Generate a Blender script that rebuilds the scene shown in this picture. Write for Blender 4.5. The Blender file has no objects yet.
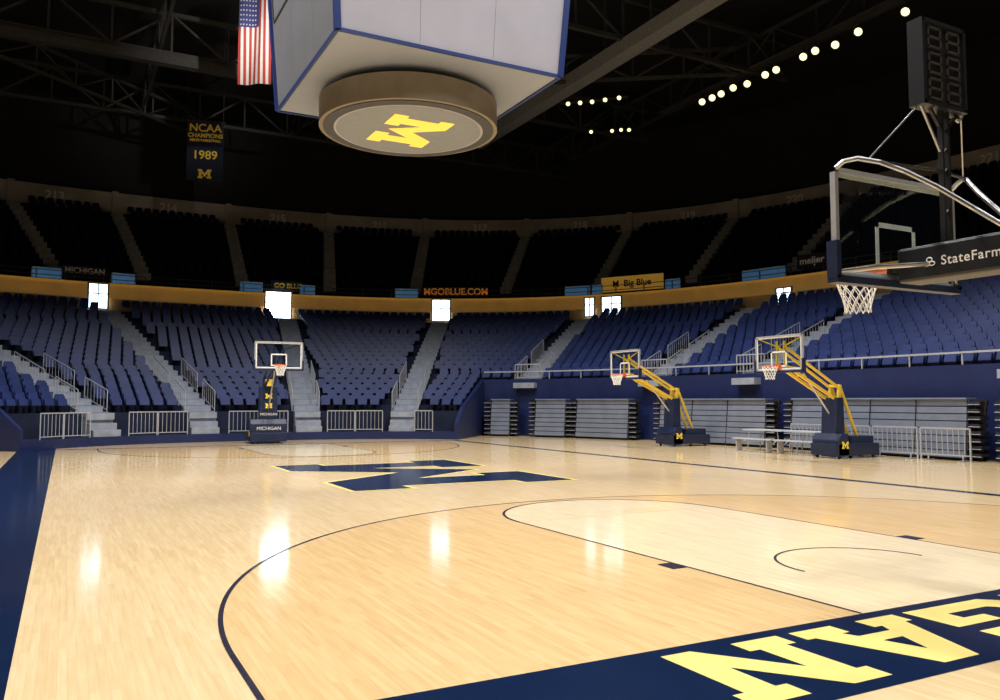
import bpy, math, random
from mathutils import Vector, Matrix
random.seed(4)
S=bpy.context.scene
S.view_settings.view_transform='Standard'
S.view_settings.look='None'
# ---------------------------------------------------------------- materials
def mat(name,col,rough=.5,metal=0,noise=.12,nscale=6,emis=None,estr=0,spec=.5,coat=0):
    m=bpy.data.materials.new(name);m.use_nodes=True
    nt=m.node_tree;b=nt.nodes['Principled BSDF']
    b.inputs['Roughness'].default_value=rough;b.inputs['Metallic'].default_value=metal
    b.inputs['Specular IOR Level'].default_value=spec
    b.inputs['Coat Weight'].default_value=coat
    tc=nt.nodes.new('ShaderNodeTexCoord');n=nt.nodes.new('ShaderNodeTexNoise')
    n.inputs['Scale'].default_value=nscale;n.inputs['Detail'].default_value=3
    nt.links.new(tc.outputs['Object'],n.inputs['Vector'])
    r=nt.nodes.new('ShaderNodeValToRGB')
    r.color_ramp.elements[0].position=.3;r.color_ramp.elements[1].position=.7
    r.color_ramp.elements[0].color=[c*(1-noise) for c in col]+[1]
    r.color_ramp.elements[1].color=[min(1,c*(1+noise)) for c in col]+[1]
    nt.links.new(n.outputs['Fac'],r.inputs['Fac']);nt.links.new(r.outputs['Color'],b.inputs['Base Color'])
    if emis:
        b.inputs['Emission Color'].default_value=list(emis)+[1];b.inputs['Emission Strength'].default_value=estr
    return m
def wood(name,c1,c2,rough=.11):
    m=bpy.data.materials.new(name);m.use_nodes=True
    nt=m.node_tree;b=nt.nodes['Principled BSDF'];L=nt.links.new
    tc=nt.nodes.new('ShaderNodeTexCoord');mp=nt.nodes.new('ShaderNodeMapping')
    mp.inputs['Rotation'].default_value=(0,0,math.radians(90))
    L(tc.outputs['Object'],mp.inputs['Vector'])
    br=nt.nodes.new('ShaderNodeTexBrick');br.inputs['Scale'].default_value=1
    br.inputs['Brick Width'].default_value=.8;br.inputs['Row Height'].default_value=.058
    br.inputs['Mortar Size'].default_value=.001;br.inputs['Mortar Smooth'].default_value=.3
    br.offset=.37;br.offset_frequency=2
    br.inputs['Color1'].default_value=list(c1)+[1];br.inputs['Color2'].default_value=list(c2)+[1]
    br.inputs['Mortar'].default_value=[c*.8 for c in c2]+[1]
    L(mp.outputs['Vector'],br.inputs['Vector'])
    mp2=nt.nodes.new('ShaderNodeMapping');mp2.inputs['Scale'].default_value=(14,.9,1)
    L(tc.outputs['Object'],mp2.inputs['Vector'])
    n=nt.nodes.new('ShaderNodeTexNoise');n.inputs['Scale'].default_value=2.0;n.inputs['Detail'].default_value=4
    L(mp2.outputs['Vector'],n.inputs['Vector'])
    r=nt.nodes.new('ShaderNodeValToRGB');r.color_ramp.elements[0].position=.3;r.color_ramp.elements[1].position=.7
    r.color_ramp.elements[0].color=(.88,.86,.82,1);r.color_ramp.elements[1].color=(1.0,1.0,1.0,1)
    L(n.outputs['Fac'],r.inputs['Fac'])
    mx=nt.nodes.new('ShaderNodeMix');mx.data_type='RGBA';mx.blend_type='MULTIPLY';mx.inputs[0].default_value=1
    L(br.outputs['Color'],mx.inputs[6]);L(r.outputs['Color'],mx.inputs[7])
    L(mx.outputs[2],b.inputs['Base Color'])
    b.inputs['Roughness'].default_value=rough;b.inputs['Specular IOR Level'].default_value=.5
    return m
M={}
M['wood']=wood('maple_wood',(.89,.69,.42),(.82,.61,.345))
M['woodtan']=wood('maple_wood_stained',(.87,.62,.33),(.79,.545,.27))
M['woodlight']=wood('maple_wood_pale',(.92,.78,.54),(.87,.72,.48))
M['navyfloor']=mat('navy_floor_paint',(.006,.017,.058),.14,noise=.08,nscale=3)
M['lineink']=mat('court_line_ink',(.03,.028,.05),.2,noise=.1)
M['maizefloor']=mat('maize_floor_paint',(.93,.76,.26),.2,noise=.04)
M['whitefloor']=mat('pale_floor_paint',(.78,.64,.40),.2,noise=.04)
M['black']=mat('black_metal',(.012,.012,.014),.45,noise=.2)
M['pad']=mat('black_padding',(.012,.013,.018),.4,noise=.1)
M['navypad']=mat('navy_padding',(.009,.018,.06),.45,noise=.15)
M['navywall']=mat('navy_wall_paint',(.008,.017,.085),.5,noise=.15,nscale=1.5)
M['maize']=mat('maize_steel_paint',(.85,.58,.06),.4,noise=.06)
M['chrome']=mat('brushed_steel',(.55,.55,.56),.3,1,noise=.05)
M['steel']=mat('painted_grey_steel',(.42,.44,.49),.45,.2,noise=.06)
M['dsteel']=mat('dark_truss_steel',(.042,.040,.038),.6,.2,noise=.2)
M['beam']=mat('grey_girder_steel',(.22,.216,.21),.6,.1,noise=.15)
M['roof']=mat('black_roof_deck',(.010,.0095,.0095),.9,noise=.3,nscale=.5)
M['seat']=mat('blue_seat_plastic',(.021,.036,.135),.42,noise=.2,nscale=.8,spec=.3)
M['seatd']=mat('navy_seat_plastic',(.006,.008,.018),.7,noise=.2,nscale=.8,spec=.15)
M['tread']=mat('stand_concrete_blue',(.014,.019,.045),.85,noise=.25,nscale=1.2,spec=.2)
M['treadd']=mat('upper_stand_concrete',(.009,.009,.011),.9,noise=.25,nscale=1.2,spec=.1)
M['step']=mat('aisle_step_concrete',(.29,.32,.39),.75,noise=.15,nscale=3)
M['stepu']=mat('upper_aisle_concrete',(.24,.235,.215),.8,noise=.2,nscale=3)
M['ring']=mat('ring_beam_concrete',(.34,.305,.26),.85,noise=.25,nscale=.5)
M['ringtxt']=mat('section_number_paint',(.62,.59,.53),.7,noise=.05)
M['tan']=mat('tan_fascia_panel_glow',(.85,.48,.11),.55,noise=.15,nscale=.7,emis=(.9,.48,.10),estr=.07)  # faint emission stands in for concourse light falling on the fascia
M['brown']=mat('brown_fascia_panel',(.60,.36,.14),.6,noise=.3,nscale=.8)
M['bleach']=mat('bleacher_board_plastic',(.18,.21,.29),.45,noise=.12,nscale=2)
M['bleachd']=mat('bleacher_dark_frame',(.012,.012,.018),.6,noise=.2)
M['white']=mat('white_paint',(.85,.85,.85),.5,noise=.03)
M['net']=mat('white_net_cord',(.85,.85,.83),.8,noise=.05)
M['orange']=mat('orange_rim_paint',(.75,.13,.03),.4,noise=.05)
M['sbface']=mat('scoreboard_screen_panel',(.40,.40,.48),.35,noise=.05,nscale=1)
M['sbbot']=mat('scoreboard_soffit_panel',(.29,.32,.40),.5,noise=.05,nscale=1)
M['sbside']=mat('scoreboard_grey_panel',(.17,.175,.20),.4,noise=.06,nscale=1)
M['sbnavy']=mat('scoreboard_navy_trim',(.010,.03,.16),.4,noise=.05)
M['sbtan']=mat('scoreboard_tan_rim',(.22,.185,.14),.5,noise=.08,nscale=2)
M['sbdark']=mat('scoreboard_dark_ring',(.05,.05,.055),.5,noise=.1)
M['sbdisc']=mat('scoreboard_disc_grey',(.24,.26,.30),.5,noise=.05)
M['sbyel']=mat('scoreboard_lit_letter',(.9,.65,.1),.5,noise=.04,emis=(1,.72,.10),estr=.5)
M['red']=mat('flag_red_cloth',(.45,.05,.05),.8,noise=.05)
M['fwhite']=mat('flag_white_cloth',(.75,.73,.7),.8,noise=.05)
M['fblue']=mat('flag_blue_cloth',(.04,.05,.18),.8,noise=.05)
M['banner']=mat('navy_banner_cloth',(.008,.014,.04),.85,noise=.1)
M['bantxt']=mat('maize_banner_print',(.95,.72,.08),.8,noise=.05)
M['signtan']=mat('orange_sign_board',(.95,.55,.10),.6,noise=.08,emis=(1,.55,.08),estr=.12)
M['redtxt']=mat('red_sign_print',(1,.38,.05),.6,noise=.05,emis=(1,.35,.04),estr=.12)
M['daylight']=mat('daylight_window_glass',(.8,.9,1),.3,emis=(.62,.83,1),estr=4,noise=.02)
M['daylightb']=mat('bright_daylight_window_glass',(.8,.9,1),.3,emis=(.72,.88,1),estr=14,noise=.02)
M['lamp']=mat('lamp_lens_glow',(1,.95,.8),.3,emis=(1,.88,.45),estr=1.7,noise=.02)
M['rib']=mat('blue_ribbon_glass',(.05,.11,.2),.15,.3,noise=.6,nscale=1.2,emis=(.10,.26,.48),estr=.22)  # emission paints blue glass reflections along with the LED ribbon glow
M['table']=mat('table_laminate',(.45,.47,.5),.5,noise=.05)
M['concrete']=mat('concrete_floor',(.2,.2,.2),.8,noise=.15,nscale=1)
def glass():
    m=bpy.data.materials.new('backboard_glass');m.use_nodes=True;nt=m.node_tree
    nt.nodes.remove(nt.nodes['Principled BSDF'])
    o=nt.nodes['Material Output'];t=nt.nodes.new('ShaderNodeBsdfTransparent');g=nt.nodes.new('ShaderNodeBsdfGlossy')
    t.inputs['Color'].default_value=(.9,.93,.93,1)
    g.inputs['Roughness'].default_value=.05;mx=nt.nodes.new('ShaderNodeMixShader');mx.inputs[0].default_value=.05
    nt.links.new(t.outputs[0],mx.inputs[1]);nt.links.new(g.outputs[0],mx.inputs[2]);nt.links.new(mx.outputs[0],o.inputs['Surface'])
    return m
M['glass']=glass()
# ---------------------------------------------------------------- mesh builder
I4=Matrix.Identity(4)
class MB:
    def __init__(s,T=None): s.v=[];s.f=[];s.m=[];s.mats=[];s.T=T or I4
    def mi(s,k):
        if k not in s.mats: s.mats.append(k)
        return s.mats.index(k)
    def add(s,vs,fs,k):
        o=len(s.v);T=s.T
        s.v+= [tuple(T@Vector(p)) for p in vs]
        i=s.mi(k)
        for f in fs: s.f.append([o+a for a in f]);s.m.append(i)
    def box(s,c,d,k,ax=None):
        x,y,z=d[0]/2,d[1]/2,d[2]/2
        if ax is None: X,Y,Z=Vector((1,0,0)),Vector((0,1,0)),Vector((0,0,1))
        else: X,Y,Z=[Vector(a) for a in ax]
        c=Vector(c);vs=[c+X*(a*x)+Y*(b*y)+Z*(e*z) for a in(-1,1) for b in(-1,1) for e in(-1,1)]
        s.add(vs,[(0,1,3,2),(4,6,7,5),(0,4,5,1),(2,3,7,6),(0,2,6,4),(1,5,7,3)],k)
    def bar(s,p,q,w,h,k,up=(0,0,1)):
        p=Vector(p);q=Vector(q);d=q-p;L=d.length
        if L<1e-6:return
        Z=d/L;u=Vector(up)
        if abs(Z.dot(u))>.98:u=Vector((0,1,0))
        X=Z.cross(u).normalized();Y=X.cross(Z)
        s.box((p+q)/2,(w,h,L),k,(X,Y,Z))
    def tube(s,pts,r,k,n=8,closed=False):
        pts=[Vector(p) for p in pts]
        N=len(pts);vs=[];pu=None
        for i,p in enumerate(pts):
            if closed: d=pts[(i+1)%N]-pts[i-1]
            else: d=pts[min(i+1,N-1)]-pts[max(i-1,0)]
            d.normalize()
            if pu is None:
                u=Vector((0,0,1)) if abs(d.z)<.9 else Vector((1,0,0))
            else:u=pu
            X=d.cross(u);
            if X.length<1e-4: X=d.cross(Vector((.3,.9,.1)))
            X.normalize();Y=X.cross(d);pu=Y
            for j in range(n):
                a=2*math.pi*j/n;vs.append(p+X*(math.cos(a)*r)+Y*(math.sin(a)*r))
        fs=[]
        for i in range(N if closed else N-1):
            for j in range(n):
                a=i*n+j;b=i*n+(j+1)%n;i2=((i+1)%N)*n
                fs.append((a,b,i2+(j+1)%n,i2+j))
        if not closed: fs.append(tuple(range(n))[::-1]);fs.append(tuple((N-1)*n+j for j in range(n)))
        s.add(vs,fs,k)
    def poly(s,pts,k): s.add(pts,[tuple(range(len(pts)))],k)
    def prism(s,pts,dv,k):
        n=len(pts);dv=Vector(dv);pts=[Vector(p) for p in pts]
        s.add(pts+[p+dv for p in pts],[tuple(range(n))[::-1],tuple(range(n,2*n))]+[(i,(i+1)%n,n+(i+1)%n,n+i) for i in range(n)],k)
    def cyl(s,c,r,h,k,n=32,r2=None):
        r2=r if r2 is None else r2
        c=Vector(c)
        vs=[c+Vector((r*math.cos(2*math.pi*i/n),r*math.sin(2*math.pi*i/n),0)) for i in range(n)]+[c+Vector((r2*math.cos(2*math.pi*i/n),r2*math.sin(2*math.pi*i/n),h)) for i in range(n)]
        s.add(vs,[tuple(range(n))[::-1],tuple(range(n,2*n))]+[(i,(i+1)%n,n+(i+1)%n,n+i) for i in range(n)],k)
    def obj(s,name,parent=None,bevel=0):
        me=bpy.data.meshes.new(name);me.from_pydata(s.v,[],s.f)
        for k in s.mats: me.materials.append(M[k])
        me.polygons.foreach_set('material_index',s.m);me.update()
        o=bpy.data.objects.new(name,me);S.collection.objects.link(o)
        if parent:o.parent=parent
        if bevel:
            b=o.modifiers.new('bevel','BEVEL');b.width=bevel;b.segments=2;b.limit_method='ANGLE'
        return o
def empty(name):
    e=bpy.data.objects.new(name,None);S.collection.objects.link(e);return e
def text(name,body,pos,right,up,size,k,parent=None,extr=.004,bold=0,sx=1,spc=1):
    c=bpy.data.curves.new(name,'FONT');c.body=body;c.size=size;c.align_x='CENTER';c.align_y='CENTER';c.extrude=extr;c.offset=bold
    c.space_character=spc
    c.materials.append(M[k]);o=bpy.data.objects.new(name,c);S.collection.objects.link(o)
    r=Vector(right).normalized();u=Vector(up).normalized();n=r.cross(u)
    m=Matrix((r*sx,u,n)).transposed().to_4x4();m.translation=Vector(pos);o.matrix_world=m
    if parent:o.parent=parent
    return o
# ---------------------------------------------------------------- camera
H=1.745;YAW=math.radians(27.8);PIT=math.radians(3.55);F=822
cd=bpy.data.cameras.new('camera');cam=bpy.data.objects.new('camera',cd);S.collection.objects.link(cam)
cd.sensor_width=36;cd.lens=F*36/1000;cam.location=(0,0,H);cam.rotation_euler=(math.pi/2+PIT,0,-YAW);S.camera=cam
cd.clip_end=300
def proj(x,y,z):
    f=x*math.sin(YAW)+y*math.cos(YAW);r=x*math.cos(YAW)-y*math.sin(YAW);v=z-H
    d=f*math.cos(PIT)+v*math.sin(PIT);u=v*math.cos(PIT)-f*math.sin(PIT)
    return 500+F*r/d,350-F*u/d
# ---------------------------------------------------------------- ring geometry
CX,CY=7.6,19.0;NE=2.6
def P(D,t,z=0):
    a=29.8-D;b=36-D;t=math.radians(t);c,s_=math.cos(t),math.sin(t)
    return Vector((CX+a*math.copysign(abs(c)**(2/NE),c),CY+b*math.copysign(abs(s_)**(2/NE),s_),z))
def frame(D,t):
    p=P(D,t);q=P(D,t+.05)-P(D,t-.05);q.z=0;q.normalize()
    o=Vector((q.y,-q.x,0))
    if o.dot(p-Vector((CX,CY,0)))<0:o=-o
    return p,q,o
def t_of_u(u,D,z=0,lo=-30,hi=125):
    best=None
    for i in range(int((hi-lo)*20)):
        t=lo+i/20;uu,_=proj(*P(D,t,z))
        if best is None or abs(uu-u)<best[0]:best=(abs(uu-u),t)
    return best[1]
def ttable(D,t0,t1,step):
    ts=[t0+(t1-t0)*i/1600 for i in range(1601)];ps=[P(D,t) for t in ts]
    acc=[0]
    for i in range(1600):acc.append(acc[-1]+(ps[i+1]-ps[i]).length)
    n=max(1,int(round(acc[-1]/step)));out=[];j=0
    for i in range(n+1):
        L=acc[-1]*i/n
        while j<1599 and acc[j+1]<L:j+=1
        f=(L-acc[j])/max(1e-9,acc[j+1]-acc[j]);out.append(ts[j]+f*(ts[j+1]-ts[j]))
    return out
T0,T1=-32,172
TP=51.8;TL=134.5
NR=22;KP=5
D0,RD,RH,H0=17.1,.78,.2785,1.28
AIS=[-21.3,-8.7,8.7,21.3,43.5,65,84,96.5,115,140.5,158.7]
def ringquads(mb,D1,z1,D2,z2,k,ta=T0,tb=T1,step=.9):
    ts=ttable(min(D1,D2),ta,tb,step);n=len(ts)
    vs=[P(D1,t,z1) for t in ts]+[P(D2,t,z2) for t in ts]
    mb.add(vs,[(i,i+1,n+i+1,n+i) for i in range(n-1)],k)
# ---- floor
mb=MB();mb.box((8,18,-.05),(44,50,.1),'wood');floor=mb.obj('floor')
mb=MB();mb.box((10,22,-.16),(100,120,.1),'concrete');sub=mb.obj('floor_slab')
XL,XR,YB,YF=-.27,15.2,4.69,33.34
mk=MB()
def rect(x0,x1,y0,y1,z,k):mk.poly([(x0,y0,z),(x1,y0,z),(x1,y1,z),(x0,y1,z)],k)
def band(x0,y0,r,w,a0,a1,z,k,n=80):
    for i in range(n):
        a=math.radians(a0+(a1-a0)*i/n);b=math.radians(a0+(a1-a0)*(i+1)/n)
        mk.poly([(x0+(r-w/2)*math.cos(a),y0+(r-w/2)*math.sin(a),z),(x0+(r+w/2)*math.cos(a),y0+(r+w/2)*math.sin(a),z),(x0+(r+w/2)*math.cos(b),y0+(r+w/2)*math.sin(b),z),(x0+(r-w/2)*math.cos(b),y0+(r-w/2)*math.sin(b),z)],k)
LX=7.66;R3=6.60
for s_,yb in((1,YB),(-1,YF)):
    hy=yb+s_*1.22
    pts=[(LX-R3,yb,.002)]+[(LX-R3*math.cos(math.pi*i/80),hy+s_*R3*math.sin(math.pi*i/80),.002) for i in range(81)]+[(LX+R3,yb,.002)]
    mk.poly(pts if s_<0 else pts[::-1],'woodtan')
    a=0 if s_>0 else 180
    band(LX,hy,R3,.04,a,a+180,.006,'lineink',120)
    for sx in(-1,1):
        x=LX+sx*R3;rect(x-.02,x+.02,min(yb,hy),max(yb,hy),.006,'lineink')
    fy=yb+s_*5.79
    rect(LX-1.83,LX+1.83,min(yb,fy),max(yb,fy),.004,'woodlight')
    mk.poly([(LX+1.83*math.cos(math.radians(a+180*i/40)),fy+1.83*math.sin(math.radians(a+180*i/40)),.004) for i in range(41)],'woodlight')
    band(LX,fy,1.83,.04,a,a+180,.007,'lineink')
    for sx in(-1,1):
        x=LX+sx*1.83;rect(x-.013,x+.013,min(yb,fy),max(yb,fy),.007,'lineink')
        y=yb+s_*2.13;rect(min(x,x+sx*.2),max(x,x+sx*.2),min(y,y+s_*.27),max(y,y+s_*.27),.008,'lineink')
    band(LX,yb+s_*1.4,.93,.03,a,a+180,.008,'lineink',40)
    rect(LX-1.7,LX+1.7,fy-.02,fy+.02,.0055,'whitefloor')
rect(-1.45,XL,YB-1.25,36,.003,'navyfloor')
rect(XL,XR+.3,YB-1.25,YB,.003,'navyfloor')
rect(XL,XR+.3,YF,YF+.25,.003,'navyfloor')
rect(XR,XR+.28,YB,YF,.003,'navyfloor')
G={}
G['M']=[(0,0),(36,0),(36,17),(28,17),(28,42),(50,10),(72,42),(72,17),(64,17),(64,0),(100,0),(100,17),(92,17),(92,55),(100,55),(100,72),(73,72),(50,40),(27,72),(0,72),(0,55),(8,55),(8,17),(0,17)]
G['N']=[(0,0),(38,0),(38,20),(30,20),(30,62),(70,0),(92,0),(92,80),(100,80),(100,100),(62,100),(62,80),(70,80),(70,40),(30,100),(0,100),(0,80),(8,80),(8,20),(0,20)]
G['A']=[(0,0),(38,0),(38,19),(31,19),(35,30),(65,30),(69,19),(62,19),(62,0),(100,0),(100,19),(93,19),(66,100),(34,100),(7,19),(0,19)]
G['G']=[(15,0),(100,0),(100,50),(52,50),(52,34),(74,34),(74,20),(30,20),(24,26),(24,74),(30,80),(72,80),(72,64),(97,64),(97,85),(82,100),(15,100),(0,85),(0,15)]
G['I']=[(0,0),(100,0),(100,20),(74,20),(74,80),(100,80),(100,100),(0,100),(0,80),(26,80),(26,20),(0,20)]
G['H']=[(0,0),(40,0),(40,20),(33,20),(33,40),(67,40),(67,20),(60,20),(60,0),(100,0),(100,20),(92,20),(92,80),(100,80),(100,100),(60,100),(60,80),(67,80),(67,60),(33,60),(33,80),(40,80),(40,100),(0,100),(0,80),(8,80),(8,20),(0,20)]
G['C']=[(15,0),(82,0),(97,15),(97,36),(72,36),(72,20),(30,20),(24,26),(24,74),(30,80),(72,80),(72,64),(97,64),(97,85),(82,100),(15,100),(0,85),(0,15)]
def offset(pts,d):
    out=[];n=len(pts)
    for i in range(n):
        p0,p1,p2=Vector(pts[i-1]),Vector(pts[i]),Vector(pts[(i+1)%n])
        e1=(p1-p0).normalized();e2=(p2-p1).normalized()
        n1=Vector((e1.y,-e1.x));n2=Vector((e2.y,-e2.x));b=(n1+n2)
        if b.length<.01:out.append(p1);continue
        b.normalize();c=max(.45,b.dot(n1));out.append(p1+b*(d/c))
    return [(p.x,p.y) for p in out]
def glyph(m,ch,O,ux,uy,w,h,k,off=0,hh=100):
    O=Vector(O);ux=Vector(ux);uy=Vector(uy);pts=G[ch]
    if off:pts=offset(pts,off)
    m.poly([O+ux*(x/100*w)+uy*(y/hh*h) for x,y in pts],k)
for (ch,x) in (('I',8.6),('G',8.2),('C',7.7),('I',7.2)):
    glyph(mk,ch,(x,10.9,.0062),(-1,0,0),(0,-1,0),.38,.42,'whitefloor')
x=12.80
for ch in 'MICHIGAN':
    w={'M':1.3,'I':.6}.get(ch,1.17);h=.98
    glyph(mk,ch,(x,YB-.14,.006),(-1,0,0),(0,-1,0),w,h,'maizefloor',hh=72 if ch=='M' else 100)
    if ch=='A':mk.poly([Vector((x,YB-.14,.008))+Vector((-a/100*w,-b/100*h,0)) for a,b in((41,46),(59,46),(50,74))],'navyfloor')
    x-=w+.13
for k,off,z in(('maizefloor',1.6,.004),('navyfloor',0,.006)):
    glyph(mk,'M',(7.5+2.5,19.0-3.5,z),(0,1,0),(-1,0,0),7,5,k,off,hh=72)
court=mk.obj('court_marking',floor)
# ---------------------------------------------------------------- lower stands
st=MB()
for i in range(NR):
    D=D0-RD*i;z=H0+RH*i
    segs=[(T0,T1)] if i>=KP else [(TP,TL)]
    for ta,tb in segs:
        zl=z-RH if i>0 else .35
        if i==KP: ringquads(st,D,z-RH,D,z,'tread',TP,TL)
        else: ringquads(st,D,zl,D,z,'tread',ta,tb)
        ringquads(st,D,z,D-RD,z,'tread',ta,tb)
ZT=H0+RH*(NR-1);DT=D0-RD*NR
ringquads(st,18,.35,D0,.35,'tread',TP,TL)
ringquads(st,18,0,18,.35,'navywall',TP,TL)
def aisle_steps(mb,Da,rd,rh,ha,i0,i1,t,w,k):
    for i in range(i0,i1):
        D=Da-rd*i;z=ha+rh*i
        p,q,o=frame(D,t)
        mb.box(p+o*(rd*.5)+Vector((0,0,z+.01)),(w,rd,.03),k,(q,o,(0,0,1)))
        mb.box(p+o*(-rd*.25)+Vector((0,0,z-rh*.5-.005)),(w,rd*.5,rh*.95),k,(q,o,(0,0,1)))
for t in AIS:
    inpit=not(TP<t<TL)
    aisle_steps(st,D0,RD,RH,H0,KP if inpit else 0,NR,t,1.15,'step')
    if not inpit:
        p,q,o=frame(D0,t)
        for j in range(3):
            st.box(p-o*(.15+.28*j)+Vector((0,0,.35+(.78-.26*j)/2)),(1.15,.28,.78-.26*j),'step',(q,o,(0,0,1)))
stand=st.obj('lower_seating_stand')
pw=MB();DP=D0-RD*KP
for ta,tb in((T0,TP),(TL,T1)):
    ringquads(pw,DP,0,DP,2.85,'navywall',ta,tb);ringquads(pw,DP,2.85,DP-.15,2.85,'navywall',ta,tb);ringquads(pw,DP-.15,2.5,DP-.15,2.85,'navywall',ta,tb)
for t in(TP,TL):
    pl=[P(18,t,0),P(18,t,.75),P(D0,t,1.45),P(DP,t,2.85),P(DP,t,0)]
    _,q,o=frame(16,t);dv=q*(.18 if t>90 else -.18)
    pw.prism(pl,-dv,'navywall')
pw.obj('wall_court_side')
# seats
def seats(mb,D,z,ta,tb,ais,k,sp=.56):
    ts=ttable(D,ta,tb,sp);ap=[P(D,t) for t in ais]
    for t in ts:
        p,q,o=frame(D,t)
        if any((p-a).length<.88 for a in ap):continue
        p=p+Vector((0,0,z))+o*.1
        def W(x,y,zz):return p+q*x+o*y+Vector((0,0,zz))
        pr=[(-.21,.34),(.21,.34),(.225,.62),(.15,.74),(-.15,.74),(-.225,.62)]
        vs=[W(x,.24+(h-.34)*.28,h) for x,h in pr]+[W(x,.29+(h-.34)*.28,h) for x,h in pr]
        mb.add(vs,[tuple(range(6)),(11,10,9,8,7,6)]+[(i,6+i,6+(i+1)%6,(i+1)%6) for i in range(6)],k)
        pn=[(-.2,.12,.30),(.2,.12,.30),(.2,.19,.54),(-.2,.19,.54)]
        vs=[W(*a) for a in pn]+[W(a,b+.06,c) for a,b,c in pn]
        mb.add(vs,[(0,1,2,3),(7,6,5,4)]+[(i,4+i,4+(i+1)%4,(i+1)%4) for i in range(4)],k)
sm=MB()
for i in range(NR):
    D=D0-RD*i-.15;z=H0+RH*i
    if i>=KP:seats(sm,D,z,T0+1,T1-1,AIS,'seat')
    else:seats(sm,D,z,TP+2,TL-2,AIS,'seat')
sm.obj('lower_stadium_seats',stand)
# ---------------------------------------------------------------- fascia / concourse
fa=MB();Z0=ZT
ringquads(fa,DT,Z0,-.4,Z0,'tread')
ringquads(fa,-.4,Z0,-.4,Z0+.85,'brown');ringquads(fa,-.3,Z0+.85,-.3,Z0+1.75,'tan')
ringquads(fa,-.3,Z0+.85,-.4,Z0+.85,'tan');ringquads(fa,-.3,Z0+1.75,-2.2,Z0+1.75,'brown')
ringquads(fa,-2.2,Z0+1.75,-2.2,9.95,'treadd')
ringquads(fa,-.24,Z0+1.66,-.24,Z0+1.78,'signtan');ringquads(fa,-.24,Z0+1.78,-.34,Z0+1.78,'signtan')
fas=fa.obj('concourse_fascia')
def rail(mb,pts,z0,h,k,r=.02,sp=.16,post=1.6,base=.1):
    for i in range(len(pts)-1):
        a,b=Vector(pts[i]),Vector(pts[i+1])
        za=Vector((0,0,1))
        mb.bar(a+za*h,b+za*h,r*2.2,r*2.2,k);mb.bar(a+za*base,b+za*base,r*1.6,r*1.6,k)
        L=(b-a).length;n=max(1,int(L/sp))
        for j in range(n+1):
            c=a.lerp(b,j/n);mb.bar(c+za*(0 if j in(0,n) else base),c+za*h,r*(1.8 if j in(0,n) else .9),r*(1.8 if j in(0,n) else .9),k)
rl=MB()
ends=[TP+1]+[t for t in AIS if TP<t<TL]+[TL-1]
for a,b in zip(ends[:-1],ends[1:]):
    g=ttable(17.95,a,b,1.9)
    pts=[P(17.95,t,.35) for t in g]
    pts[0]=pts[0].lerp(pts[1],.4);pts[-1]=pts[-1].lerp(pts[-2],.4)
    for i in range(len(pts)-1):
        rail(rl,[pts[i].lerp(pts[i+1],.02),pts[i].lerp(pts[i+1],.98)],0,.95,'steel')
rl.obj('front_row_railing',stand)
rl=MB()
for ta,tb in((T0,TP),(TL,T1)):
    ts=ttable(DP-.07,ta,tb,1.8);pts=[P(DP-.07,t,2.85) for t in ts]
    for i in range(len(pts)-1):
        rl.bar(pts[i]+Vector((0,0,.38)),pts[i+1]+Vector((0,0,.38)),.06,.06,'steel');rl.bar(pts[i],pts[i]+Vector((0,0,.38)),.04,.04,'steel')
rl.obj('side_wall_handrail',stand)
rl=MB()
for t in AIS:
    inpit=not(TP<t<TL)
    i0=KP if inpit else 0
    for side in(-1,1):
        for s0,s1 in((i0,i0+2),(i0+3,i0+6)):
            p0,q,o=frame(D0-RD*s0,t);p1,_,_=frame(D0-RD*s1,t)
            a=p0+q*.62*side+o*.2+Vector((0,0,H0+RH*s0));b=p1+q*.62*side+o*.2+Vector((0,0,H0+RH*s1))
            rail(rl,[a,b],0,.9,'steel',sp=.24,r=.017)
    if inpit:
        p,q,o=frame(DP-.1,t)
        rail(rl,[p-q*.7+Vector((0,0,2.85)),p+q*.7+Vector((0,0,2.85))],0,.75,'steel')
rl.obj('aisle_handrails',stand)
rl=MB()
ts=ttable(-.5,T0,T1,2.0);pts=[P(-.5,t,Z0+1.75) for t in ts]
for i in range(len(pts)-1):
    for h in(.3,.6):rl.bar(pts[i]+Vector((0,0,h)),pts[i+1]+Vector((0,0,h)),.04,.04,'dsteel')
    rl.bar(pts[i],pts[i]+Vector((0,0,.6)),.05,.05,'dsteel')
ts=ttable(.25,T0,T1,1.5);pts=[P(.25,t,Z0) for t in ts]
for i in range(len(pts)-1):
    if min(abs(ts[i]-a) for a in AIS)<1.2 or min(abs(ts[i+1]-a) for a in AIS)<1.2:continue
    rl.bar(pts[i]+Vector((0,0,.75)),pts[i+1]+Vector((0,0,.75)),.04,.04,'steel');rl.bar(pts[i],pts[i]+Vector((0,0,.75)),.04,.04,'steel')
rl.obj('concourse_railing',fas)
WN=1
def portal(u,ws,z1=1.45,zc=.95,k='daylight'):
    global WN
    t=t_of_u(u,-.3,Z0+.8);p,q,o=frame(-.3,t)
    w=MB();Wd=ws;ax=(q,o,(0,0,1))
    w.box(p-o*.05+Vector((0,0,Z0+zc)),(Wd,.04,z1),k,ax)
    for sx in(-1,1):w.box(p-o*.09+q*(sx*(Wd/2+.05))+Vector((0,0,Z0+zc)),(.1,.12,z1+.1),'ring',ax)
    for sz in(-1,1):w.box(p-o*.09+Vector((0,0,Z0+zc+sz*(z1/2+.04))),(Wd+.2,.12,.08),'ring',ax)
    w.box(p-o*.09+Vector((0,0,Z0+zc)),(.06,.05,z1),'dsteel',ax)
    w.box(p-o*.09+Vector((0,0,Z0+zc+.15)),(Wd,.05,.06),'dsteel',ax)
    w.obj('window_%d'%WN);WN+=1
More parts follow.
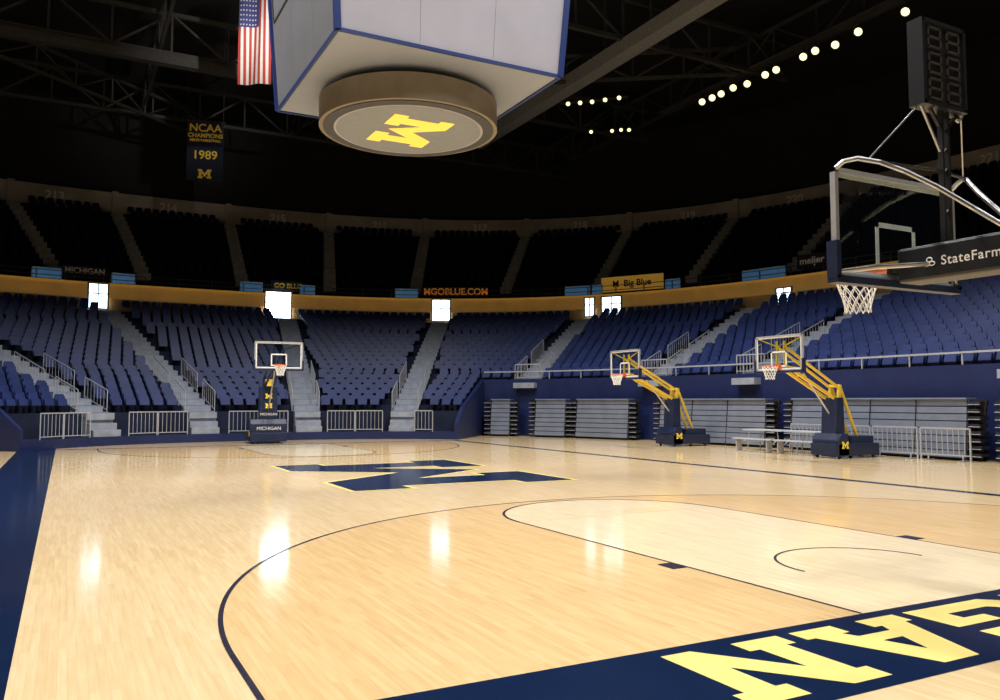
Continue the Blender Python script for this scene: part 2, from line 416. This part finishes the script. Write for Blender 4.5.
portal(98,1.0);portal(278,1.6,1.7,1.0,'daylightb');portal(441,1.2);portal(590,.6,1.2);portal(612,1.3,1.2);portal(785,.9,.8,.7)
# ---------------------------------------------------------------- upper stand
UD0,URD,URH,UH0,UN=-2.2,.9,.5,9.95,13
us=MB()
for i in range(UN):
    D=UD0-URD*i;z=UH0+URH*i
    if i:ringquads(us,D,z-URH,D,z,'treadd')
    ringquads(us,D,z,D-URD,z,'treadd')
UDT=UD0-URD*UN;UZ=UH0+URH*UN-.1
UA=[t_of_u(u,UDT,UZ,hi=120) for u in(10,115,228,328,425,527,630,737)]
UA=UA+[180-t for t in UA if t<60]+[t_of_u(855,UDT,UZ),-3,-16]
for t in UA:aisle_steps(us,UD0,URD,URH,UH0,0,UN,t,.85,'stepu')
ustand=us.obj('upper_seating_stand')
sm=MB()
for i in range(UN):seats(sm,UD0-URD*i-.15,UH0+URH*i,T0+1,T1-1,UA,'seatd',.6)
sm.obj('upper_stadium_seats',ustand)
rg=MB()
ringquads(rg,UDT,UZ-.3,UDT,UZ+1.35,'ring');ringquads(rg,UDT,UZ+1.35,UDT-1.2,UZ+1.35,'ring')
for t in UA:
    p,q,o=frame(UDT,t);rg.box(p-o*.12+Vector((0,0,UZ+.55)),(.45,.3,1.7),'ring',(q,o,(0,0,1)))
ringobj=rg.obj('concrete_ring_beam')
for u,n in((55,213),(168,214),(278,215),(380,216),(480,217),(580,218),(688,219),(795,220),(990,221)):
    t=t_of_u(u,UDT,UZ+.8);p,q,o=frame(UDT,t)
    text('section_number_%d'%n,str(n),p-o*.03+Vector((0,0,UZ+.62)),(o.y,-o.x,0),(0,0,1),.85,'ringtxt',ringobj,bold=.02)
w=MB();ringquads(w,UDT-1.2,UZ+1.35,UDT-1.2,25,'roof');w.obj('wall_upper')
rf=MB();pts=[P(UDT-1.3,t,25) for t in ttable(UDT-1.3,-179.9,180,3)];rf.poly(pts,'roof');rf.obj('ceiling')
def sign(name,u,z,w,h,kb,body,kt,size,D=-.75):
    t=t_of_u(u,D,z);p,q,o=frame(D,t);b=MB()
    b.box(p+Vector((0,0,z)),(w,.06,h),kb,(q,o,(0,0,1)))
    for sx in(-1,1):b.box(p+o*.05+q*(sx*w*.4)+Vector((0,0,(z-h/2+Z0+1.75)/2)),(.06,.06,max(.05,z-h/2-Z0-1.75)),'dsteel',(q,o,(0,0,1)))
    s_=b.obj(name)
    if body:text('lettering',body,p-o*.05+Vector((0,0,z)),(o.y,-o.x,0),(0,0,1),size,kt,s_,bold=.015)
sign('website_sign',456,9.45,4.4,.75,'banner','MGOBLUE.COM','redtxt',.64)
sign('sponsor_sign',632,9.6,4.4,1.0,'signtan','M  Big Blue','banner',.6)
sign('sponsor_sign',812,9.7,1.9,.8,'pad','meijer','white',.6)
sign('team_sign',85,9.6,2.6,.6,'banner','MICHIGAN','ringtxt',.45)
sign('sponsor_sign',288,9.5,2.2,.7,'banner','GO BLUE','bantxt',.45)
rb=MB()
for u0,u1 in((32,62),(112,135),(240,262),(300,315),(395,418),(565,590),(592,602),(665,680),(742,785)):
    ta,tb=t_of_u(u0,-.6,9.3),t_of_u(u1,-.6,9.3);a,b=P(-.65,ta,9.3),P(-.65,tb,9.3)
    rb.bar(a,b,.04,.6,'rib',);rb.bar(a+Vector((0,0,.31)),b+Vector((0,0,.31)),.05,.05,'steel')
    for c in(a,b):rb.bar(c-Vector((0,0,.4)),c+Vector((0,0,.31)),.05,.05,'steel')
rb.obj('glass_press_barrier')
# ---------------------------------------------------------------- bleachers
def bleacher(ta,tb):
    DBf=14.25
    a,b=P(DBf,ta),P(DBf,tb);d=(b-a);L=d.length;q=d/L;o=Vector((q.y,-q.x,0))
    if o.dot(a-Vector((CX,CY,0)))<0:o=-o
    m=MB();c=(a+b)/2
    n=8
    m.box(c+o*.42+Vector((0,0,.82)),(L-.1,.4,1.6),'bleachd',(q,o,(0,0,1)))
    for i in range(n):
        z=.1+i*.215
        m.box(c+o*(.05+.025*i)+Vector((0,0,z+.09)),(L,.06,.185),'bleach',(q,o,(0,0,1)))
    m.box(c+o*.36+Vector((0,0,1.82)),(L,.5,.05),'bleach',(q,o,(0,0,1)))
    nn=max(1,int(L/1.5))
    for i in range(nn+1):
        x=-L/2+L*i/nn
        m.box(c+q*x+o*.02+Vector((0,0,.06)),(.05,.05,.12),'bleachd',(q,o,(0,0,1)))
        m.bar(c+q*x+o*.015+Vector((0,0,.1)),c+q*x+o*.18+Vector((0,0,1.8)),.025,.02,'bleachd')
    for sx in(-1,1):
        for i in range(n):
            m.box(c+q*(sx*(L/2+.18+.04*(i%2)))+o*.35+Vector((0,0,.18+i*.215)),(.34,.4,.09),'bleachd',(q,o,(0,0,1)))
            m.box(c+q*(sx*(L/2+.2))+o*.14+Vector((0,0,.14+i*.215)),(.36,.04,.02),'steel',(q,o,(0,0,1)))
        m.bar(c+q*(sx*(L/2+.1))+o*.4,c+q*(sx*(L/2+.3))+o*.4+Vector((0,0,1.8)),.06,.3,'bleachd')
    m.obj('retracted_bleacher')
tl=0
for u0,u1 in((490,509),(534,564),(575,627),(658,764),(790,966)):
    ta,tb=t_of_u(u0,14.25,0,hi=70),t_of_u(u1,14.25,0,hi=70);bleacher(ta,tb);tl=tb
for ta,tb in((tl-12,tl-2.6),(139,150),(154,163)):bleacher(ta,tb)
def barrier(p,q):
    m=MB();p=Vector(p);q=Vector(q);rail(m,[p,q],0,.95,'steel',r=.022,sp=.16,base=.18)
    d=(q-p).normalized();n=Vector((d.y,-d.x,0))
    for c in(p.lerp(q,.15),p.lerp(q,.85)):m.bar(c-n*.25+Vector((0,0,.02)),c+n*.25+Vector((0,0,.02)),.05,.03,'steel');m.bar(c+Vector((0,0,.02)),c+Vector((0,0,.2)),.03,.03,'steel')
    m.obj('crowd_barrier')
y=14.5
for i in range(4):barrier((22.72-.06*i,y,0),(22.68-.06*i,y+1.5,0));y+=1.6
def table(cx,cy):
    m=MB();m.box((cx,cy,.73),(.75,1.8,.04),'table')
    for sy in(-1,1):
        for sx in(-1,1):m.tube([(cx+sx*.3,cy+sy*.65,.72),(cx+sx*.3,cy+sy*.75,0)],.016,'steel')
        m.tube([(cx-.3,cy+sy*.72,.25),(cx+.3,cy+sy*.72,.25)],.012,'steel')
    m.box((cx-.75,cy,.44),(.3,1.8,.035),'table')
    for sy in(-1,1):
        m.bar((cx-.75,cy+sy*.7,.02),(cx-.75,cy+sy*.7,.42),.04,.25,'steel',up=(1,0,0))
        m.bar((cx-.75,cy+sy*.7,.2),(cx-.3,cy+sy*.7,.45),.03,.03,'steel')
    m.obj('folding_table_bench')
table(21.75,19.2);table(21.75,21.1)
# ---------------------------------------------------------------- backboard assembly (local: faces +y)
def board(m,rh,big=False):
    W,Hh=1.83,1.07;zb=rh-.15;zc=zb+Hh/2
    m.box((0,0,zc),(W-.06,.012,Hh-.06),'glass')
    fw=.045
    for sx in(-1,1):m.box((sx*(W/2-fw/2),0,zc),(fw,.06,Hh),'steel')
    for z in(zb+fw/2,zb+Hh-fw/2):m.box((0,0,z),(W,.06,fw),'steel')
    lw=.05
    for sx in(-1,1):
        m.box((sx*.28,.009,rh+.225),(lw,.004,.45),'white')
        m.box((sx*(W/2-fw-lw/2),.009,zc),(lw*.8,.004,Hh-2*fw),'white')
    for z in(rh+.0,rh+.45-lw/2):m.box((0,.009,z+.0),(.56+lw,.004,lw),'white')
    for z in(zb+fw+.02,zb+Hh-fw-.02):m.box((0,.009,z),(W-2*fw,.004,.04),'white')
    m.box((0,0,zb-.02),(W+.06,.12,.07),'navypad')
    for sx in(-1,1):m.box((sx*(W/2+.005),0,zb+.17),(.06,.12,.36),'navypad')
    n=28;R=.229;cy=.15+R+(.1 if big else 0)
    m.tube([(R*math.cos(2*math.pi*i/n),cy+R*math.sin(2*math.pi*i/n),rh) for i in range(n)],.011,'orange',8,True)
    m.box((0,.03,rh-.03),(.2,.04,.16),'orange');m.box((0,.1+(.05 if big else 0),rh-.01),(.16,.16+(.1 if big else 0),.02),'orange')
    for sx in(-1,1):m.tube([(sx*.08,.05,rh-.1),(sx*.13,cy-.18,rh-.01)],.01,'orange')
    ns=12;lv=6
    def np_(i,l):
        a=2*math.pi*(i+.5*(l%2))/ns
        r=[1,.9,.78,.66,.58,.56,.6][l]*R
        return (r*math.cos(a),cy+r*math.sin(a),rh-.012-.078*l)
    rr=.0055 if big else .008
    for i in range(ns):
        for l in range(lv-1):
            m.tube([np_(i,l),np_(i if l%2==0 else i+1,l+1)],rr,'net',5)
            m.tube([np_(i,l),np_(i-1 if l%2==0 else i,l+1)],rr,'net',5)
def basket(name,loc,rotz,rh,armk,padk,detail):
    T=Matrix.Translation(Vector(loc))@Matrix.Rotation(rotz,4,'Z')
    par=empty(name)
    m=MB(T);board(m,rh);m.obj('backboard_rim_net',par)
    m=MB(T)
    by=-2.3 if detail else -2.0
    mh=2.35 if detail else 1.85
    for sx in(-1,1):
        x=sx*.16
        m.bar((x,by-.3,mh-.1),(x*.9,-.06,rh+.05),.06,.09,armk)
        m.bar((x,by-.35,mh+.3),(x*.9,-.06,rh+.6),.05,.07,armk)
        m.bar((x,by-.3,mh-.25),(x,by-.38,mh+.4),.07,.12,armk)
        m.bar((x,by-.38,mh+.35),(x,by-1.2,.45),.06,.08,armk)
        m.bar((x*.9,-.07,rh-.1),(x*.9,-.07,rh+.75),.05,.05,armk)
        m.bar((x,-.07,rh+.6),(sx*.85,-.05,rh+.85),.03,.03,armk);m.bar((x,-.07,rh),(sx*.85,-.05,rh-.1),.03,.03,armk)
    m.bar((-.16,by-.36,mh+.35),(.16,by-.36,mh+.35),.06,.06,armk)
    m.bar((-.14,-.9,rh-.27+(.12 if detail else 0)),(.14,-.9,rh-.27+(.12 if detail else 0)),.05,.05,armk)
    m.tube([(0,by-.5,.9),(0,-1.0,rh-.2)],.03,'chrome')
    if detail:
        m.box((0,by+.02,mh+.15),(.3,.12,.28),'maize')
    m.obj('lift_arm',par)
    m=MB(T)
    hw=.36 if detail else .28
    m.prism([(-hw,by+.02,.05),(-hw,by-.1,mh),(-hw,by-.4,mh),(-hw,by-.45,.05)],(2*hw,0,0),padk)
    bw=1.45 if detail else 1.0
    bh=1.0 if detail else .75
    m.box((0,by-.75,.27),(bw,1.9,.36),padk)
    m.prism([(-bw/2,by+.12,.08),(-bw/2,by+.12,bh-.2),(-bw/2,by-.0,bh),(-bw/2,by-.3,bh),(-bw/2,by-.35,.08)],(bw,0,0),padk)
    m.box((0,by-1.1,.55),(.75,1.0,.24),padk)
    for sx in(-1,1):
        for yy in(by+.0,by-1.5):
            m.tube([(sx*.42-.03,yy,.06),(sx*.42+.03,yy,.06)],.06,'black',12)
    m.obj('padded_base',par,bevel=.03)
    m=MB(T)
    def face(O,ux,w):glyph(m,'M',O,ux,(0,0,1),w,w*.72,'bantxt',hh=72)
    face((.17,by+.135,.2),(-1,0,0),.34)
    if detail:
        for z in(1.45,1.85):face((.14,by+.03-.1*(z/mh)+.05,z),(-1,0,0),.28)
    face((-bw/2-.015,by-.0,.3),(0,-1,0),.3);face((bw/2+.015,by-.3,.3),(0,1,0),.3)
    m.obj('team_letter',par)
    if detail:
        ux=T.to_3x3()@Vector((-1,0,0));p=T@Vector((0,by+.05,1.2))
        text('base_lettering','MICHIGAN',p,ux,(0,0,1),.14,'white',par)
        text('base_lettering','MICHIGAN',T@Vector((0,by+.14,.62)),ux,(0,0,1),.2,'white',par)
    return par
basket('portable_basketball_hoop',(7.25,32.1,0),math.pi-.06,3.12,'navypad','navypad',True)
basket('portable_basketball_hoop',(18.65,25.25,0),math.pi/2,2.75,'maize','navypad',False)
basket('portable_basketball_hoop',(18.75,17.75,0),math.pi/2,2.78,'maize','navypad',False)
# near basket
near=empty('portable_basketball_hoop')
BX,BY=7.40,5.42
T=Matrix.Translation(Vector((BX,BY,0)))
m=MB(T);board(m,3.08,True);m.obj('backboard_rim_net',near)
m=MB(T)
m.box((0,-.12-1.4,3.07),(.34,2.8,.34),'pad')
m.obj('padded_arm',near,bevel=.03)
m=MB(T)
for sx in(-1,1):
    m.tube([(sx*.89,-.02,3.99),(sx*.87,-.10,4.04),(sx*.80,-.2,4.05),(sx*.66,-.33,4.0),(sx*.5,-.47,3.90),(sx*.33,-.68,3.72),(sx*.2,-.95,3.47),(sx*.17,-1.25,3.22)],.024,'chrome')
    m.tube([(sx*.88,-.04,2.98),(sx*.6,-.2,3.02),(sx*.17,-.45,3.05)],.022,'chrome')
m.tube([(-.66,-.33,4.0),(-.3,-.42,3.98),(0,-.5,3.96),(.3,-.42,3.98),(.66,-.33,4.0)],.016,'black')
m.tube([(-.72,-.26,4.04),(-.28,-.5,4.58)],.008,'chrome');m.tube([(.72,-.26,4.04),(.34,-.5,4.58)],.008,'chrome')
m.tube([(-.28,-.5,4.58),(.0,-.5,4.15)],.014,'chrome')
m.bar((-.16,-.06,3.05),(.16,-.06,3.05),.12,.08,'black')
for x in(.015,.105):m.bar((x,-.5,3.2),(x,-.5,4.7),.03,.05,'black')
for i in range(6):m.bar((.015,-.5,3.5+i*.2),(.105,-.5,3.6+i*.2),.015,.015,'black')
m.bar((.0,-.5,4.4),(-.2,-.5,4.62),.03,.03,'black');m.bar((.12,-.5,4.4),(.34,-.5,4.62),.03,.03,'black')
m.obj('backboard_support_frame',near)
T2=Matrix.Translation(Vector((BX+.0,BY,0)))
m=MB(T2)
cz=4.97
m.box((0,-.5,cz),(.62,.12,.80),'black')
for sx in(-1,1):m.box((sx*.31,-.5,cz),(.04,.16,.84),'pad')
for sz in(-1,1):m.box((0,-.5,cz+sz*.40),(.65,.16,.04),'pad')
for i in range(3):
    for j in range(2):
        x_,z_=-.14+.28*j,cz-.25+.25*i
        for dx in(-.09,.09):m.box((x_+dx,-.565,z_),(.02,.02,.2),'dsteel')
        for dz in(-.095,0,.095):m.box((x_,-.565,z_+dz),(.2,.02,.02),'dsteel')
m.box((0,-.435,cz+.2),(.52,.02,.26),'bleachd');m.box((0,-.435,cz-.18),(.46,.02,.34),'bleachd')
m.tube([(.12,-.5,cz-.42),(.30,-.5,cz-.48),(.36,-.5,cz-.42)],.014,'chrome')
m.obj('shot_clock',near)
m=MB(T)
m.box((0,-3.9,.28),(1.1,2.2,.46),'navypad');m.prism([(-.25,-3.0,.4),(-.2,-2.6,3.2),(-.2,-3.0,3.2),(-.25,-3.6,.4)],(.45,0,0),'navypad')
m.obj('padded_base',near,bevel=.03)
text('sponsor_lettering','StateFarm',(BX-.174,BY-.87,3.06),(0,-1,0),(0,0,1),.125,'white',near,extr=.001,bold=.001,spc=1.12)
m=MB(T)
for a in(90,210,330):
    cy_,cz_=-.47+.03*math.cos(math.radians(a))*-1,3.06+.026*math.sin(math.radians(a))
    n=20;m.tube([(-.176,cy_+.028*math.cos(2*math.pi*i/n),cz_+.019*math.sin(2*math.pi*i/n)) for i in range(n)],.006,'white',6,True)
m.obj('sponsor_mark',near)
# ---------------------------------------------------------------- scoreboard
sb=MB();sx0,sx1,sy0,sy1=4.7,10.05,16.05,21.4;zb=9.35;hh=4.6;fl=.30
cx,cy=(sx0+sx1)/2,(sy0+sy1)/2
b=[Vector((sx0,sy0,zb)),Vector((sx1,sy0,zb)),Vector((sx1,sy1,zb)),Vector((sx0,sy1,zb))]
def outw(v,k):return Vector((v.x+math.copysign(k,v.x-cx),v.y+math.copysign(k,v.y-cy),v.z))
tp=[outw(v,fl)+Vector((0,0,hh)) for v in b]
sb.poly(b[::-1],'sbbot');sb.poly(tp,'sbdark')
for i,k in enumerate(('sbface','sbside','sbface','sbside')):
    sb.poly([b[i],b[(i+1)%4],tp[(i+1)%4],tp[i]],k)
    sb.bar(b[i],b[(i+1)%4],.07,.07,'sbnavy');sb.bar(b[i],tp[i],.13,.13,'sbnavy');sb.bar(tp[i],tp[(i+1)%4],.12,.12,'sbnavy')
    A,B,C,Dd=b[i],b[(i+1)%4],tp[(i+1)%4],tp[i]
    def L(s_,r):return A.lerp(B,s_).lerp(Dd.lerp(C,s_),r)
    for (s0,r0),(s1,r1) in(((.04,.5),(.96,.5)),((.96,.5),(.96,.95)),((.96,.95),(.04,.95)),((.04,.95),(.04,.5))):
        sb.bar(L(s0,r0),L(s1,r1),.05,.05,'sbdark')
    sb.bar(L(.34,.02),L(.34,.5),.008,.008,'sbside');sb.bar(L(.67,.02),L(.67,.5),.008,.008,'sbside')
for i in range(4):
    v=tp[i].lerp(Vector((cx,cy,tp[i].z)),.3);sb.tube([v,(v.x,v.y,25)],.03,'dsteel')
DXc,DYc=7.45,19.05
sb.cyl((DXc,DYc,8.55),2.22,.62,'sbtan',72);sb.cyl((DXc,DYc,9.15),1.8,.25,'sbdark',48)
sb.cyl((DXc,DYc,8.530),2.12,.03,'sbdark',72);sb.cyl((DXc,DYc,8.515),1.80,.02,'sbdisc',72)
sb.cyl((DXc,DYc,8.52),1.86,.02,'sbface',72)
glyph(sb,'M',(DXc-.77,DYc-1.08,8.508),(0,1,0),(1,0,0),2.15,1.55,'sbyel',hh=72)
sbo=sb.obj('hanging_scoreboard')
# ---------------------------------------------------------------- flag, banner
fl_=empty('national_flag')
m=MB();f=36;k=(254-500)/822*1.02
px=.466*f+.885*k*f;py=.885*f-.466*k*f
right=Vector((math.cos(-YAW-.1),math.sin(-YAW-.1),0)).normalized()
wd,ln=1.5,4.4;zt=20.3
tr=Vector((px,py,0))-right*wd/2
def FP(s_,r):
    n_=Vector((right.y,-right.x,0))
    return tr+right*(s_*wd)+n_*(.07*math.sin(s_*9+r*2))+Vector((0,0,zt-r*ln))
for i in range(13):
    for j in range(10):
        r0,r1=j/10,(j+1)/10
        if i<8 and r1<=.4001:k_='fblue'
        else:k_='red' if i%2==0 else 'fwhite'
        m.poly([FP(i/13,r0),FP((i+1)/13,r0),FP((i+1)/13,r1),FP(i/13,r1)],k_)
for a in range(6):
    for b_ in range(8):
        for sg in(1,-1):
            c2=FP((a+.9)/13*1.1,(b_+.5)/8*.4)+Vector((right.y,-right.x,0))*.02*sg
            st_=[c2+right*((.05 if q_%2==0 else .022)*math.sin(q_*math.pi/5))+Vector((0,0,(.05 if q_%2==0 else .022)*math.cos(q_*math.pi/5))) for q_ in range(10)]
            m.poly(st_,'fwhite')
m.tube([FP(0,0)+Vector((0,0,.05)),FP(1,0)+Vector((0,0,.05))],.03,'steel');m.tube([FP(.5,0),FP(.5,0)+Vector((0,0,4.7))],.02,'dsteel')
m.obj('flag_cloth',fl_)
flagc=FP(.5,.5)
bn=empty('championship_banner')
f=50;k=(203.5-500)/822*1.01;px=.466*f+.885*k*f;py=.885*f-.466*k*f
rt=Vector((math.cos(-YAW+.2),math.sin(-YAW+.2),0));nn=Vector((rt.y,-rt.x,0));cz=17.15
C=Vector((px,py,cz));m=MB();m.box(C,(2.15,.04,3.7),'banner',(rt,nn,(0,0,1)))
m.bar(C-rt*1.15+Vector((0,0,1.87)),C+rt*1.15+Vector((0,0,1.87)),.06,.06,'dsteel')
for s_ in(-1,1):m.bar(C+rt*(1.05*s_)+Vector((0,0,1.87)),C+rt*(1.05*s_)+Vector((0,0,7.8)),.02,.02,'dsteel')
glyph(m,'M',C+nn*.03-rt*.4+Vector((0,0,-1.7)),rt,(0,0,1),.8,.58,'bantxt',hh=72)
m.obj('banner_cloth',bn)
for body,dz,sz in(('NCAA',1.45,.68),('CHAMPIONS',.98,.36),('MEN\'S BASKETBALL',.68,.21),('1989',-.25,.74)):
    text('banner_lettering',body,C+nn*.03+Vector((0,0,dz)),rt,(0,0,1),sz,'bantxt',bn,bold=.012)
# ---------------------------------------------------------------- roof steel
def truss(m,a,b,h,n,k,r=.09):
    a=Vector(a);b=Vector(b);U=Vector((0,0,h))
    m.bar(a,b,r*2,r*2,k);m.bar(a+U,b+U,r*2,r*2,k)
    for i in range(n):
        p=a.lerp(b,i/n);q=a.lerp(b,(i+1)/n)
        m.bar(p,p+U,r,r,k);m.bar(p+(U if i%2 else Vector()),q+(Vector() if i%2 else U),r,r,k)
m=MB()
for y in(8,21,34,47,58):truss(m,(-22,y,20.6),(37,y,20.6),2.2,20,'dsteel',.11)
for x in(-8,4,14,35):truss(m,(x,0,20.9),(x,60,20.9),2.0,20,'dsteel',.09)
m.bar((-20,47,20.2),(24,47,20.2),.55,.5,'dsteel')
m.bar((25.5,2,20.2),(25.5,52,20.2),.9,.75,'beam')
for i in range(12):
    m.bar((25.5,4+i*4,20.6),(25.5,4+i*4,25),.15,.15,'dsteel')
truss(m,(-8,47,20.2),(8,60,20.2),1.5,8,'dsteel');truss(m,(14,47,20.2),(33,34,20.2),1.5,8,'dsteel')
m.obj('roof_truss')
m=MB()
def canlamp(m,p,r=.17):
    p=Vector(p);d=(Vector((CX,CY,0))-p).normalized()
    u=Vector((0,0,1));X=d.cross(u).normalized();Y=X.cross(d)
    n=12
    def ring(c,rr):return [c+X*rr*math.cos(2*math.pi*i/n)+Y*rr*math.sin(2*math.pi*i/n) for i in range(n)]
    v=ring(p-d*.4,r*.6)+ring(p,r*1.15)
    m.add(v,[tuple(range(n))[::-1]]+[(i,(i+1)%n,n+(i+1)%n,n+i) for i in range(n)],'black')
    m.add(ring(p-d*.03,r*1.0),[tuple(range(n))],'lamp')
    m.bar(p-d*.2,p-d*.2+Vector((0,0,.6)),.05,.05,'black')
def unp(u,v,z):
    a=(u-500);b=350-v;fw=F*math.cos(PIT)-b*math.sin(PIT);ve=F*math.sin(PIT)+b*math.cos(PIT);s_=(z-H)/ve
    return Vector((s_*(fw*math.sin(YAW)+a*math.cos(YAW)),s_*(fw*math.cos(YAW)-a*math.sin(YAW)),z))
LP=[(702,102),(712,98),(721,94),(733,88),(747,84),(765,75),(776,70),(803,57),(815,51),(835,45),(858,32),(905,12)]
for a in LP:canlamp(m,unp(a[0],a[1],20),.2)
for a in((568,104),(580,103),(592,102),(605,100),(619,98)):canlamp(m,unp(a[0],a[1],20),.13)
for a in((591,132),(612,131),(621,130),(629,130)):canlamp(m,unp(a[0],a[1],20),.12)
m.bar((34.1,20,20.65),(34.1,42,20.65),.5,.1,'dsteel');m.bar(unp(560,104,20.65),unp(628,97,20.65),.3,.08,'dsteel');m.bar(unp(585,133,20.6),unp(636,130,20.6),.3,.08,'dsteel')
m.obj('catwalk_spotlights')
# ---------------------------------------------------------------- court floodlights
fx=MB()
def area(x,y,z,p,size,col=(1,.97,.92),tgt=None,spread=180):
    l=bpy.data.lights.new('floodlight_lamp','AREA');l.energy=p;l.size=size;l.color=col;l.shape='DISK';l.spread=math.radians(spread)
    o=bpy.data.objects.new('floodlight_lamp',l);S.collection.objects.link(o);o.location=(x,y,z)
    if tgt:
        d=Vector(tgt)-Vector((x,y,z));o.rotation_euler=d.to_track_quat('-Z','Y').to_euler()
    return o
lamps=[]
for x in(-1.5,16.5):
    for y,pw_ in((1,600),(9,780),(17,1120),(25,1450)):
        lamps.append(area(x,y,19.4,pw_,1.3,spread=134));fx.cyl((x,y,19.45),.75,.35,'black',20,.35);fx.bar((x,y,19.8),(x,y,21.2),.08,.08,'black')
for y,pw_ in((3,660),(11,920),(27,1500)):
    lamps.append(area(7.5,y,19.4,pw_,1.3,spread=134));fx.cyl((7.5,y,19.45),.75,.35,'black',20,.35);fx.bar((7.5,y,19.8),(7.5,y,21.2),.08,.08,'black')
sp=Vector((7.3,20.5,14.35));lf=area(sp.x,sp.y,sp.z,60,.3,tgt=flagc,spread=22)  # added lamp, put in only to brighten the flag cloth
fo=fx.obj('court_floodlights')
for l in lamps:l.parent=fo
m=MB();d_=(flagc-sp).normalized();m.tube([sp-d_*.35,sp-d_*.02],.18,'black',14);m.bar((sp.x,sp.y,13.9),sp-d_*.15,.06,.06,'black');m.obj('added_flag_lamp',sbo)  # can body and bracket around the added flag lamp
lf.parent=sbo
w=bpy.data.worlds.new('world');S.world=w;w.use_nodes=True
w.node_tree.nodes['Background'].inputs[0].default_value=(.5,.6,.8,1);w.node_tree.nodes['Background'].inputs[1].default_value=.02
